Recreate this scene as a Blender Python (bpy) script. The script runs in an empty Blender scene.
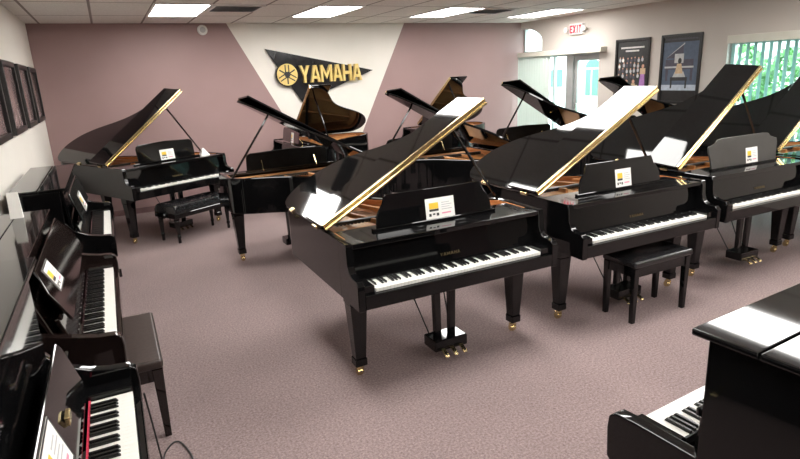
import bpy, bmesh, math, random
from mathutils import Matrix, Vector

random.seed(7)
S = bpy.context.scene
COL = S.collection
PI = math.pi
def rad(d): return math.radians(d)

# ------------------------------------------------------------------ camera
cam_d = bpy.data.cameras.new('camera')
cam = bpy.data.objects.new('camera', cam_d)
COL.objects.link(cam)
YAW, PITCH, ROLL = 0.46022749, 0.26851625, -0.04482294
fwd = Vector((math.sin(YAW)*math.cos(PITCH), math.cos(YAW)*math.cos(PITCH), -math.sin(PITCH)))
r0 = Vector((math.cos(YAW), -math.sin(YAW), 0))
u0 = r0.cross(fwd)
cr, sr = math.cos(ROLL), math.sin(ROLL)
rt = r0*cr + u0*sr
up = -r0*sr + u0*cr
cam.matrix_world = Matrix(((rt.x, up.x, -fwd.x, 0), (rt.y, up.y, -fwd.y, 0), (rt.z, up.z, -fwd.z, 1.9055), (0, 0, 0, 1)))
cam_d.sensor_fit = 'HORIZONTAL'
cam_d.sensor_width = 36
cam_d.lens = 36*564.4/800
cam_d.clip_start = 0.05
S.camera = cam

# ------------------------------------------------------------------ world, exposure
W = bpy.data.worlds.new('sky')
S.world = W
W.use_nodes = True
bg = W.node_tree.nodes['Background']
bg.inputs['Color'].default_value = (0.88, 0.95, 1.0, 1)
bg.inputs['Strength'].default_value = 7.5
sun_d = bpy.data.lights.new('sun', 'SUN')
sun_d.energy = 5.0
sun_d.angle = 0.01
sun = bpy.data.objects.new('sun', sun_d)
COL.objects.link(sun)
sun.rotation_euler = (rad(38), 0, rad(60))
S.view_settings.view_transform = 'Standard'
S.view_settings.look = 'None'
S.view_settings.exposure = 0.0
S.view_settings.gamma = 1.0
LAMP = 21.5            # strength of the ceiling troffers

# ------------------------------------------------------------------ materials
def mat(name, col, rough=0.5, metal=0.0, spec=0.5, emit=None, estr=0.0, coat=0.0):
    m = bpy.data.materials.new(name)
    m.use_nodes = True
    p = m.node_tree.nodes['Principled BSDF']
    p.inputs['Base Color'].default_value = (*col, 1)
    p.inputs['Roughness'].default_value = rough
    p.inputs['Metallic'].default_value = metal
    p.inputs['Specular IOR Level'].default_value = spec
    if coat:
        p.inputs['Coat Weight'].default_value = coat
        p.inputs['Coat Roughness'].default_value = 0.05
    if emit:
        p.inputs['Emission Color'].default_value = (*emit, 1)
        p.inputs['Emission Strength'].default_value = estr
    return m

def noisy(name, c1, c2, scale, rough, bump=0.0, detail=4, stretch=None, **k):
    m = mat(name, c1, rough, **k)
    nt = m.node_tree
    p = nt.nodes['Principled BSDF']
    tc = nt.nodes.new('ShaderNodeTexCoord')
    mp = nt.nodes.new('ShaderNodeMapping')
    if stretch: mp.inputs['Scale'].default_value = stretch
    n = nt.nodes.new('ShaderNodeTexNoise')
    n.inputs['Scale'].default_value = scale
    n.inputs['Detail'].default_value = detail
    r = nt.nodes.new('ShaderNodeValToRGB')
    r.color_ramp.elements[0].position = 0.35
    r.color_ramp.elements[1].position = 0.65
    r.color_ramp.elements[0].color = (*c1, 1)
    r.color_ramp.elements[1].color = (*c2, 1)
    L = nt.links.new
    L(tc.outputs['Object'], mp.inputs['Vector'])
    L(mp.outputs['Vector'], n.inputs['Vector'])
    L(n.outputs['Fac'], r.inputs['Fac'])
    L(r.outputs['Color'], p.inputs['Base Color'])
    if bump:
        b = nt.nodes.new('ShaderNodeBump')
        b.inputs['Strength'].default_value = bump
        b.inputs['Distance'].default_value = 0.01
        L(n.outputs['Fac'], b.inputs['Height'])
        L(b.outputs['Normal'], p.inputs['Normal'])
    return m

M = {}
M['black'] = noisy('polished_black', (0.003, 0.003, 0.0032), (0.0045, 0.0045, 0.0048), 3, 0.045, spec=0.4)
M['satin'] = noisy('satin_black', (0.008, 0.008, 0.008), (0.012, 0.012, 0.012), 20, 0.3)
M['brown'] = noisy('polished_dark_brown', (0.009, 0.0055, 0.005), (0.013, 0.008, 0.007), 6, 0.06, stretch=(1, 8, 8))
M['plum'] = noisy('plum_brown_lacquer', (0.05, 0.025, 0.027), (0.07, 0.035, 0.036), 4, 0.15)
M['grey_desk'] = noisy('satin_grey_black', (0.035, 0.034, 0.032), (0.045, 0.044, 0.042), 5, 0.3)
M['white_key'] = noisy('white_key', (0.78, 0.77, 0.72), (0.82, 0.81, 0.77), 3, 0.2)
M['black_key'] = noisy('black_key', (0.006, 0.006, 0.006), (0.01, 0.01, 0.01), 20, 0.25)
M['brass'] = noisy('brass', (0.72, 0.58, 0.3), (0.82, 0.68, 0.38), 6, 0.22, metal=1.0)
M['old_brass'] = noisy('dull_brass', (0.16, 0.12, 0.06), (0.2, 0.15, 0.08), 6, 0.4, metal=0.8)
M['matte'] = noisy('matte_black_back', (0.003, 0.003, 0.003), (0.005, 0.005, 0.005), 12, 0.7, spec=0.1)
M['chrome'] = noisy('chrome', (0.75, 0.75, 0.75), (0.85, 0.85, 0.85), 5, 0.15, metal=1.0)
M['wood'] = noisy('rim_wood', (0.40, 0.15, 0.055), (0.52, 0.22, 0.085), 5, 0.25, stretch=(2, 2, 22))
M['plate'] = noisy('bronze_plate', (0.52, 0.235, 0.08), (0.62, 0.30, 0.11), 4, 0.35, metal=0.2)
M['spruce'] = noisy('spruce', (0.55, 0.3, 0.11), (0.64, 0.37, 0.15), 4, 0.35, stretch=(20, 2, 2))
M['string'] = noisy('copper_string', (0.4, 0.2, 0.09), (0.5, 0.27, 0.13), 9, 0.35, metal=1.0)
M['red_felt'] = noisy('red_felt', (0.5, 0.015, 0.05), (0.62, 0.03, 0.08), 80, 0.9)
M['white_felt'] = noisy('white_felt', (0.7, 0.7, 0.68), (0.8, 0.8, 0.78), 60, 0.9)
M['leather'] = noisy('black_leather', (0.012, 0.012, 0.013), (0.018, 0.018, 0.019), 40, 0.2)
M['brown_leather'] = noisy('dark_brown_leather', (0.03, 0.021, 0.018), (0.045, 0.032, 0.027), 50, 0.3, bump=0.08)
M['paper'] = noisy('paper', (0.78, 0.77, 0.73), (0.84, 0.83, 0.8), 9, 0.6)
M['yellow'] = noisy('yellow_print', (0.8, 0.5, 0.03), (0.85, 0.56, 0.05), 9, 0.6)
M['ink'] = noisy('black_print', (0.02, 0.02, 0.02), (0.03, 0.03, 0.03), 9, 0.6)
M['grey_ink'] = noisy('grey_print', (0.4, 0.4, 0.42), (0.5, 0.5, 0.5), 9, 0.6)
M['pink_ink'] = noisy('pink_print', (0.7, 0.25, 0.35), (0.75, 0.3, 0.4), 9, 0.6)
M['wall_white'] = noisy('cream_wall_paint', (0.80, 0.755, 0.69), (0.82, 0.775, 0.71), 2, 0.75)
M['wall_beige'] = noisy('beige_wall_paint', (0.57, 0.52, 0.475), (0.585, 0.535, 0.49), 2, 0.75)
M['mauve'] = noisy('mauve_wall_paint', (0.335, 0.218, 0.213), (0.35, 0.228, 0.223), 2, 0.55)
M['base'] = noisy('mauve_vinyl_base', (0.16, 0.09, 0.09), (0.19, 0.11, 0.11), 6, 0.5)
M['white'] = noisy('white_paint', (0.74, 0.73, 0.7), (0.79, 0.78, 0.75), 6, 0.5)
M['alu'] = noisy('aluminium_frame', (0.42, 0.44, 0.43), (0.48, 0.5, 0.49), 6, 0.4, metal=0.4)
M['valance'] = noisy('cream_valance', (0.66, 0.64, 0.55), (0.7, 0.68, 0.6), 6, 0.5)
M['diffuser'] = mat('troffer_diffuser', (0.9, 0.9, 0.88), 0.5, emit=(1.0, 0.98, 0.945), estr=LAMP)
M['dark'] = noisy('dark_felt_and_duct_shade', (0.03, 0.03, 0.03), (0.04, 0.04, 0.04), 6, 0.8)
M['gold'] = noisy('gold_letters', (0.72, 0.52, 0.16), (0.8, 0.6, 0.22), 8, 0.35, metal=0.2)
M['sign'] = noisy('sign_black', (0.012, 0.012, 0.013), (0.018, 0.018, 0.02), 4, 0.12)
M['exit_red'] = mat('exit_red', (0.7, 0.02, 0.05), 0.4, emit=(1.0, 0.03, 0.08), estr=0.2)
M['frame'] = noisy('black_frame', (0.012, 0.011, 0.011), (0.018, 0.017, 0.017), 20, 0.35)
M['stucco'] = noisy('white_stucco', (0.80, 0.79, 0.76), (0.86, 0.85, 0.82), 20, 0.9)
M['stucco_trim'] = noisy('cream_stucco_trim', (0.62, 0.58, 0.5), (0.66, 0.62, 0.55), 20, 0.9)
M['green_glass'] = noisy('green_tinted_glass', (0.07, 0.16, 0.13), (0.09, 0.20, 0.16), 1.5, 0.1)
M['leaf'] = noisy('leaves', (0.06, 0.2, 0.05), (0.16, 0.38, 0.12), 3, 0.6)
M['bark'] = noisy('bark', (0.1, 0.07, 0.05), (0.16, 0.11, 0.08), 12, 0.9)
M['pave'] = noisy('concrete_pavement', (0.5, 0.52, 0.52), (0.58, 0.6, 0.6), 5, 0.9)
M['cable'] = noisy('black_rubber', (0.01, 0.01, 0.01), (0.015, 0.015, 0.015), 30, 0.5)

# carpet: mauve loop pile flecked light and dark
def carpet():
    m = mat('mauve_carpet', (0.2, 0.14, 0.14), 0.95, spec=0.1)
    nt = m.node_tree; p = nt.nodes['Principled BSDF']; L = nt.links.new
    tc = nt.nodes.new('ShaderNodeTexCoord')
    n1 = nt.nodes.new('ShaderNodeTexNoise'); n1.inputs['Scale'].default_value = 75; n1.inputs['Detail'].default_value = 8; n1.inputs['Roughness'].default_value = 0.8
    n2 = nt.nodes.new('ShaderNodeTexNoise'); n2.inputs['Scale'].default_value = 1.3; n2.inputs['Detail'].default_value = 5
    r = nt.nodes.new('ShaderNodeValToRGB')
    e = r.color_ramp.elements
    e[0].position = 0.34; e[0].color = (0.115, 0.083, 0.083, 1)
    e[1].position = 0.68; e[1].color = (0.40, 0.315, 0.30, 1)
    e2 = e.new(0.5); e2.color = (0.235, 0.177, 0.172, 1)
    mx = nt.nodes.new('ShaderNodeMix'); mx.data_type = 'RGBA'; mx.blend_type = 'MULTIPLY'
    mx.inputs[0].default_value = 0.35
    L(tc.outputs['Object'], n1.inputs['Vector']); L(tc.outputs['Object'], n2.inputs['Vector'])
    L(n1.outputs['Fac'], r.inputs['Fac'])
    L(r.outputs['Color'], mx.inputs[6]); L(n2.outputs['Color'], mx.inputs[7])
    r2 = nt.nodes.new('ShaderNodeValToRGB')
    r2.color_ramp.elements[0].position = 0.3; r2.color_ramp.elements[0].color = (0.72, 0.72, 0.72, 1)
    r2.color_ramp.elements[1].position = 0.6; r2.color_ramp.elements[1].color = (1, 1, 1, 1)
    L(n2.outputs['Fac'], r2.inputs['Fac']); L(r2.outputs['Color'], mx.inputs[7])
    L(mx.outputs[2], p.inputs['Base Color'])
    b = nt.nodes.new('ShaderNodeBump'); b.inputs['Strength'].default_value = 0.35; b.inputs['Distance'].default_value = 0.003
    L(n1.outputs['Fac'], b.inputs['Height']); L(b.outputs['Normal'], p.inputs['Normal'])
    return m
M['carpet'] = carpet()

TILE = 0.64
TX0, TY0 = -0.64, 8.44
def ceiling_mat():
    m = mat('acoustic_tile', (0.62, 0.6, 0.56), 0.9, spec=0.1)
    nt = m.node_tree; p = nt.nodes['Principled BSDF']; L = nt.links.new
    tc = nt.nodes.new('ShaderNodeTexCoord')
    sp = nt.nodes.new('ShaderNodeSeparateXYZ')
    L(tc.outputs['Object'], sp.inputs[0])
    def line(out, off, per):
        a = nt.nodes.new('ShaderNodeMath'); a.operation = 'SUBTRACT'; L(out, a.inputs[0]); a.inputs[1].default_value = off - per*40
        b = nt.nodes.new('ShaderNodeMath'); b.operation = 'MODULO'; L(a.outputs[0], b.inputs[0]); b.inputs[1].default_value = per
        c = nt.nodes.new('ShaderNodeMath'); c.operation = 'LESS_THAN'; L(b.outputs[0], c.inputs[0]); c.inputs[1].default_value = 0.028
        return c.outputs[0]
    mx = nt.nodes.new('ShaderNodeMath'); mx.operation = 'MAXIMUM'
    L(line(sp.outputs[0], TX0 - 0.014, TILE), mx.inputs[0]); L(line(sp.outputs[1], TY0 - 0.014, TILE*2), mx.inputs[1])
    n = nt.nodes.new('ShaderNodeTexNoise'); n.inputs['Scale'].default_value = 60; n.inputs['Detail'].default_value = 6
    L(tc.outputs['Object'], n.inputs['Vector'])
    r = nt.nodes.new('ShaderNodeValToRGB')
    r.color_ramp.elements[0].position = 0.3; r.color_ramp.elements[0].color = (0.70, 0.68, 0.64, 1)
    r.color_ramp.elements[1].position = 0.6; r.color_ramp.elements[1].color = (0.84, 0.82, 0.78, 1)
    L(n.outputs['Fac'], r.inputs['Fac'])
    mc = nt.nodes.new('ShaderNodeMix'); mc.data_type = 'RGBA'
    L(mx.outputs[0], mc.inputs[0]); L(r.outputs['Color'], mc.inputs[6]); mc.inputs[7].default_value = (0.30, 0.27, 0.25, 1)
    L(mc.outputs[2], p.inputs['Base Color'])
    return m
M['ceiling'] = ceiling_mat()

def glass_mat(name, tint):
    m = bpy.data.materials.new(name); m.use_nodes = True
    nt = m.node_tree; nt.nodes.clear(); L = nt.links.new
    o = nt.nodes.new('ShaderNodeOutputMaterial')
    t = nt.nodes.new('ShaderNodeBsdfTransparent'); t.inputs[0].default_value = (*tint, 1)
    g = nt.nodes.new('ShaderNodeBsdfGlossy'); g.inputs['Roughness'].default_value = 0.02
    lw = nt.nodes.new('ShaderNodeLayerWeight'); lw.inputs[0].default_value = 0.5
    pw = nt.nodes.new('ShaderNodeMath'); pw.operation = 'POWER'; pw.inputs[1].default_value = 5.0
    f = nt.nodes.new('ShaderNodeMath'); f.operation = 'MULTIPLY_ADD'; f.inputs[1].default_value = 0.6; f.inputs[2].default_value = 0.03
    L(lw.outputs['Facing'], pw.inputs[0]); L(pw.outputs[0], f.inputs[0])
    x = nt.nodes.new('ShaderNodeMixShader')
    L(f.outputs[0], x.inputs[0]); L(t.outputs[0], x.inputs[1]); L(g.outputs[0], x.inputs[2]); L(x.outputs[0], o.inputs[0])
    return m
M['glass'] = glass_mat('window_glass', (0.84, 0.94, 0.92))

def slat_mat(name, col, trans):
    m = bpy.data.materials.new(name); m.use_nodes = True
    nt = m.node_tree; nt.nodes.clear(); L = nt.links.new
    o = nt.nodes.new('ShaderNodeOutputMaterial')
    d = nt.nodes.new('ShaderNodeBsdfDiffuse'); d.inputs[0].default_value = (*col, 1)
    t = nt.nodes.new('ShaderNodeBsdfTranslucent'); t.inputs[0].default_value = (*col, 1)
    x = nt.nodes.new('ShaderNodeMixShader'); x.inputs[0].default_value = trans
    L(d.outputs[0], x.inputs[1]); L(t.outputs[0], x.inputs[2]); L(x.outputs[0], o.inputs[0])
    return m
M['slat'] = slat_mat('vinyl_blind_slat', (0.66, 0.72, 0.67), 0.12)
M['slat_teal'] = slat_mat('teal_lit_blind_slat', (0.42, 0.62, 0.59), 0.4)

# ------------------------------------------------------------------ mesh builder
class MB:
    def __init__(s): s.bm = bmesh.new(); s.mi = 0
    def _add(s, verts, faces, bev=0.0, seg=1):
        t = bmesh.new()
        vs = [t.verts.new(v) for v in verts]
        for f in faces:
            try: t.faces.new([vs[i] for i in f])
            except ValueError: pass
        bmesh.ops.recalc_face_normals(t, faces=t.faces)
        if bev > 0:
            es = [e for e in t.edges if len(e.link_faces) == 2 and e.calc_face_angle(0) > rad(35)]
            bmesh.ops.bevel(t, geom=es, offset=bev, offset_type='OFFSET', segments=seg, profile=0.5, affect='EDGES', clamp_overlap=True)
        off = {}
        for v in t.verts: off[v] = s.bm.verts.new(v.co)
        for f in t.faces:
            try:
                nf = s.bm.faces.new([off[v] for v in f.verts]); nf.material_index = s.mi
            except ValueError: pass
        t.free()
        return s
    def box(s, x0, x1, y0, y1, z0, z1, bev=0.0, seg=1):
        v = [(x, y, z) for z in (z0, z1) for y in (y0, y1) for x in (x0, x1)]
        return s._add(v, [(0, 1, 3, 2), (4, 5, 7, 6), (0, 1, 5, 4), (2, 3, 7, 6), (0, 2, 6, 4), (1, 3, 7, 5)], bev, seg)
    def hexa(s, b, t, bev=0.0):          # two quads
        return s._add(list(b)+list(t), [(0, 1, 2, 3), (4, 5, 6, 7), (0, 1, 5, 4), (1, 2, 6, 5), (2, 3, 7, 6), (3, 0, 4, 7)], bev)
    def prism(s, pts, axis, a0, a1, bev=0.0, seg=1):
        def P(p, a):
            return (p[0], p[1], a) if axis == 'z' else ((a, p[0], p[1]) if axis == 'x' else (p[0], a, p[1]))
        n = len(pts)
        v = [P(p, a0) for p in pts] + [P(p, a1) for p in pts]
        f = [tuple(range(n)), tuple(range(n, 2*n))] + [(i, (i+1) % n, n+(i+1) % n, n+i) for i in range(n)]
        return s._add(v, f, bev, seg)
    def tube(s, path, r, n=8):
        path = [Vector(p) for p in path]
        if not isinstance(r, (list, tuple)): r = [r]*len(path)
        v = []; f = []
        for i, p in enumerate(path):
            d = (path[min(i+1, len(path)-1)] - path[max(i-1, 0)]).normalized()
            a = Vector((0, 0, 1)) if abs(d.z) < 0.9 else Vector((1, 0, 0))
            x = d.cross(a).normalized(); y = d.cross(x)
            for k in range(n):
                t = 2*PI*k/n
                v.append(p + (x*math.cos(t) + y*math.sin(t))*r[i])
        for i in range(len(path)-1):
            for k in range(n):
                f.append((i*n+k, i*n+(k+1) % n, (i+1)*n+(k+1) % n, (i+1)*n+k))
        f.append(tuple(range(n))); f.append(tuple(range((len(path)-1)*n, len(path)*n)))
        return s._add(v, f)
    def lathe(s, prof, c=(0, 0, 0), n=16, axis='z'):     # profile of (r, h)
        v = []; f = []
        for r, hh in prof:
            for k in range(n):
                t = 2*PI*k/n
                a, b = max(r, 1e-4)*math.cos(t), max(r, 1e-4)*math.sin(t)
                q = (a, b, hh) if axis == 'z' else ((hh, a, b) if axis == 'x' else (a, hh, b))
                v.append((c[0]+q[0], c[1]+q[1], c[2]+q[2]))
        for i in range(len(prof)-1):
            for k in range(n):
                f.append((i*n+k, i*n+(k+1) % n, (i+1)*n+(k+1) % n, (i+1)*n+k))
        f.append(tuple(range(n))); f.append(tuple(range((len(prof)-1)*n, len(prof)*n)))
        return s._add(v, f)
    def build(s, name, m, parent=None, label=None, smooth=True, wn=True):
        me = bpy.data.meshes.new(name)
        s.bm.to_mesh(me); s.bm.free()
        for x in (m if isinstance(m, (list, tuple)) else [m]): me.materials.append(x)
        if smooth and len(me.polygons):
            me.polygons.foreach_set('use_smooth', [True]*len(me.polygons))
            me.set_sharp_from_angle(angle=rad(32))
        o = bpy.data.objects.new(name, me)
        COL.objects.link(o)
        if smooth and wn:
            md = o.modifiers.new('weighted_normals', 'WEIGHTED_NORMAL'); md.keep_sharp = True; md.weight = 100
        if parent: o.parent = parent
        if label: o['label'] = label
        return o

def thing(name, label, cat, loc=(0, 0, 0), rz=0.0, group=None):
    o = bpy.data.objects.new(name, None)
    COL.objects.link(o)
    o.empty_display_size = 0.1
    o.location = loc; o.rotation_euler = (0, 0, rz)
    return tag(o, label, cat, group)
def tag(o, label, cat, group=None):
    o['label'] = label; o['category'] = cat
    if group: o['group'] = group
    return o
def struct(o):
    o['kind'] = 'structure'
    return o
def kids(o): return [c for c in bpy.data.objects if c.parent == o]
def copy_tree(o, parent=None, keep=None):
    c = o.copy(); COL.objects.link(c)
    if parent: c.parent = parent
    for ch in KIDS(o):
        copy_tree(ch, c)
    return c
def KIDS(o): return list(o.children)

def smooth_path(pts, n=6):
    out = []
    P = [pts[0]] + list(pts) + [pts[-1]]
    for i in range(1, len(P)-2):
        a, b, c, d = P[i-1], P[i], P[i+1], P[i+2]
        for k in range(n):
            t = k/n
            out.append(tuple(0.5*((2*b[j]) + (-a[j]+c[j])*t + (2*a[j]-5*b[j]+4*c[j]-d[j])*t*t + (-a[j]+3*b[j]-3*c[j]+d[j])*t**3) for j in range(len(b))))
    out.append(tuple(pts[-1]))
    return out
def inset(path, d):
    out = []
    n = len(path)
    for i, p in enumerate(path):
        a = path[max(i-1, 0)]; b = path[min(i+1, n-1)]
        dx, dy = b[0]-a[0], b[1]-a[1]
        l = math.hypot(dx, dy) or 1
        out.append((p[0] + dy/l*d, p[1] - dx/l*d))
    return out

# ------------------------------------------------------------------ room shell
XL, XR, YB, YN, ZC = -0.80, 7.56, 9.45, -5.0, 2.778
struct(MB().box(XL-0.3, XR+0.2, YN-0.2, YB+0.2, -0.1, 0).build('floor', M['carpet']))
struct(MB().box(XL-0.3, XR+0.2, YN-0.2, YB+0.2, ZC, ZC+0.1).build('ceiling', M['ceiling']))
struct(MB().box(XL-0.2, XL, YN-0.2, YB+0.2, 0, ZC).build('wall_left', M['wall_white']))
struct(MB().box(XL-0.2, XR+0.2, YN-0.2, YN, 0, ZC).build('wall_near', M['mauve']))
# back wall with the painted white wedge
w = MB()
A0, A1, B0, B1 = (3.31, 0), (1.845, ZC), (3.56, 0), (4.95, ZC)
for i, poly in enumerate(([(XL, 0), A0, A1, (XL, ZC)], [A0, B0, B1, A1], [B0, (XR+0.2, 0), (XR+0.2, ZC), B1])):
    w.mi = 1 if i == 1 else 0
    w.prism(poly, 'y', YB, YB+0.2)
struct(w.build('wall_back', [M['mauve'], M['wall_white']], smooth=False))
struct(MB().box(XL, XR, YB-0.012, YB, 0, 0.085, 0.003).build('baseboard_back', M['base']))
struct(MB().box(XL, XL+0.012, YN, YB-0.012, 0, 0.085, 0.003).build('baseboard_left', M['base']))
# right wall: pieces around the glazed entrance, the arch and the window
w = MB()
X0, X1 = XR, XR+0.2
w.box(X0, X1, 5.09, 7.36, 0, ZC)                       # between window and entrance
w.box(X0, X1, 7.36, 8.50, 2.14, ZC)                    # above the entrance
w.box(X0, X1, 8.50, 8.82, 2.14, ZC)
w.box(X0, X1, 8.82, YB, 2.14, 2.20)
arch = [(8.82, 2.40)] + [(9.46 - 0.64*math.cos(t), 2.40 + 0.26*math.sin(t)) for t in [PI/2*k/14 for k in range(1, 15)]]
w.prism(arch + [(9.46, ZC), (8.82, ZC)], 'x', X0, X1)
w.box(X0, X1, 3.0, 5.09, 2.14, ZC)
w.box(X0, X1, 3.0, 5.09, 0, 0.10)
w.box(X0, X1, YN-0.2, 3.0, 0, ZC)
struct(w.build('wall_right', M['wall_beige'], smooth=False))
struct(MB().box(XR-0.012, XR, 5.09, 7.36, 0, 0.085, 0.003).build('baseboard_right', M['base']))

# ------------------------------------------------------------------ windows and door
XG = XR+0.11
win = struct(MB().box(XG-0.04, XG+0.04, 3.0, 3.05, 0.10, 2.14, 0.004).box(XG-0.04, XG+0.04, 5.04, 5.09, 0.10, 2.14, 0.004)
             .box(XG-0.04, XG+0.04, 3.05, 5.04, 0.10, 0.16, 0.004).box(XG-0.04, XG+0.04, 3.05, 5.04, 2.09, 2.14, 0.004)
             .box(XG-0.03, XG+0.03, 4.02, 4.07, 0.16, 2.09, 0.004).build('window_1', M['alu']))
MB().box(XG-0.004, XG+0.004, 3.05, 5.04, 0.16, 2.09).build('pane', M['glass'], win)
win = struct(MB().box(XG-0.04, XG+0.04, 9.40, 9.45, 0, 2.14, 0.004).box(XG-0.06, XG+0.06, 8.03, 8.20, 0, 2.14, 0.004)
             .box(XG-0.04, XG+0.04, 8.20, 9.40, 0, 0.08, 0.004).box(XG-0.04, XG+0.04, 8.20, 9.40, 2.09, 2.14, 0.004)
             .box(XG-0.03, XG+0.03, 8.545, 8.585, 0.08, 2.09, 0.004).build('window_2', M['alu']))
MB().box(XG-0.004, XG+0.004, 8.20, 9.40, 0.08, 2.09).build('pane', M['glass'], win)
win = struct(MB().box(XG-0.03, XG+0.03, 8.82, 9.45, 2.20, 2.225).box(XG-0.03, XG+0.03, 9.41, 9.45, 2.225, 2.64).build('window_3', M['alu']))
MB().prism([(8.82, 2.20)] + arch + [(9.46, 2.20)], 'x', XG-0.004, XG+0.004).build('pane', M['glass'], win)
door = struct(MB().box(XG-0.025, XG+0.025, 7.37, 7.45, 0.01, 2.08, 0.004).box(XG-0.025, XG+0.025, 7.95, 8.02, 0.01, 2.08, 0.004)
              .box(XG-0.025, XG+0.025, 7.45, 7.95, 0.01, 0.2, 0.004).box(XG-0.025, XG+0.025, 7.45, 7.95, 2.0, 2.08, 0.004).build('door_1', M['alu']))
MB().box(XG-0.004, XG+0.004, 7.45, 7.95, 0.2, 2.0).build('pane', M['glass'], door)
MB().tube([(XG-0.03, 7.92, 0.95), (XG-0.08, 7.92, 0.95), (XG-0.08, 7.92, 1.25), (XG-0.03, 7.92, 1.25)], 0.012).build('door_handle', M['chrome'], door)
struct(MB().box(XR+0.04, XR+0.18, 7.36, 8.03, 2.08, 2.14).build('trim_1', M['alu']))

# ------------------------------------------------------------------ ceiling lights, vents, detector
ROWN = {2: 'over the second row of grands', 4: 'over the front row of grands', 6: 'above the viewer'}
COLN = ('leftmost', 'second from left', 'third from left', 'rightmost')
LIGHTS = [(2, 0, 'leftmost lit panel by the back wall, above the mauve left part'), (5, 0, 'lit panel above the white painted wedge of the back wall'),
          (8, 0, 'lit panel between the white wedge and the second vent'), (11, 0, 'rightmost lit panel by the back wall, near the exit sign')]
for r, cs in ((2, (2, 5, 7, 11)), (4, (2, 5, 8, 11)), (6, (2, 5, 8, 11))):
    LIGHTS += [(c, r, 'lit panel, %s of those %s' % (n, ROWN[r])) for c, n in zip(cs, COLN) if (c, r) != (11, 2)]
for c, r, lab in LIGHTS:
    x = TX0 + TILE*c + (0.13 if c == 7 else 0); y = TY0 - TILE*2*(r+1) - (0.42 if c == 7 else 0)
    t = thing('ceiling_light', 'white ' + lab, 'ceiling light', (x+TILE/2, y+TILE, ZC), 0, 'fluorescent ceiling panels')
    a, b = TILE/2, TILE
    MB().box(-a, a, -b, -b+0.03, -0.012, 0).box(-a, a, b-0.03, b, -0.012, 0).box(-a, -a+0.03, -b+0.03, b-0.03, -0.012, 0).box(a-0.03, a, -b+0.03, b-0.03, -0.012, 0).build('frame', M['white'], t)
    MB().box(-a+0.03, a-0.03, -b+0.03, b-0.03, -0.008, -0.002).build('diffuser', M['diffuser'], t)
for x, y, lab in ((TX0+TILE*3.5, 7.53, 'square louvred air vent in the ceiling right of the leftmost light panel'),
                  (TX0+TILE*9.5, 7.53, 'square louvred air vent in the ceiling between the two right light panels')):
    t = thing('air_vent', lab, 'vent', (x, y, ZC), 0, 'ceiling air vents')
    f = MB()
    for s in (-1, 1):
        f.box(s*0.29-0.02, s*0.29+0.02, -0.31, 0.31, -0.015, 0); f.box(-0.27, 0.27, s*0.29-0.02, s*0.29+0.02, -0.015, 0)
    f.build('frame', M['white'], t)
    MB().box(-0.27, 0.27, -0.27, 0.27, -0.003, 0).build('duct_shade_sheet', M['dark'], t)  # flat dark sheet, its colour standing in for the shade inside the duct
    for i in range(7):
        yy = -0.235 + i*0.078
        MB().hexa([(-0.27, yy-0.012, -0.02), (0.27, yy-0.012, -0.02), (0.27, yy-0.008, -0.02), (-0.27, yy-0.008, -0.02)],
                  [(-0.27, yy+0.014, -0.004), (0.27, yy+0.014, -0.004), (0.27, yy+0.018, -0.004), (-0.27, yy+0.018, -0.004)]).build('slat', M['grey_ink'], t)
t = thing('smoke_detector', 'small round white smoke detector high on the mauve back wall', 'smoke detector', (1.48, YB, 2.68))
MB().lathe([(0.075, 0), (0.075, -0.02), (0.06, -0.035), (0.0, -0.036)], axis='y', n=24).build('housing', M['white'], t)
MB().lathe([(0.042, -0.036), (0.042, -0.042), (0.03, -0.044), (0, -0.044)], axis='y', n=24).build('grille', M['grey_ink'], t)

# ------------------------------------------------------------------ wall sign
t = thing('wall_sign', 'black pointed wall sign with gold YAMAHA letters and round gold emblem', 'sign', (0, YB, 0))
MB().prism([(2.395, 2.387), (4.274, 1.996), (2.945, 1.52)], 'y', -0.045, -0.02, 0.003).build('panel', M['sign'], t)
cx, cz = 2.715, 1.975
MB().lathe([(0.192, -0.02), (0.192, -0.075), (0.186, -0.08), (0.0, -0.08)], (cx, 0, cz), 40, 'y').build('emblem_rim', M['sign'], t)
MB().lathe([(0.172, -0.08), (0.172, -0.088), (0.0, -0.088)], (cx, 0, cz), 40, 'y').build('emblem_disc', M['gold'], t)
fk = MB()
for k in range(3):                                     # three crossed tuning forks
    a = PI/2 + k*2*PI/3
    d = Vector((math.cos(a), math.sin(a))); n = Vector((-d.y, d.x))
    def q(u, v): return (cx + d.x*u + n.x*v, cz + d.y*u + n.y*v)
    fk.prism([q(-0.15, -0.010), q(0.02, -0.010), q(0.02, 0.010), q(-0.15, 0.010)], 'y', -0.094, -0.086)
    fk.prism([q(0.02, -0.036), q(0.045, -0.036), q(0.045, 0.036), q(0.02, 0.036)], 'y', -0.0945, -0.086)
    for s in (-1, 1):
        fk.prism([q(0.03, s*0.020), q(0.155, s*0.020), q(0.155, s*0.037), q(0.03, s*0.037)], 'y', -0.095, -0.086)
fk.build('tuning_fork_emblem', M['ink'], t)
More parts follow.
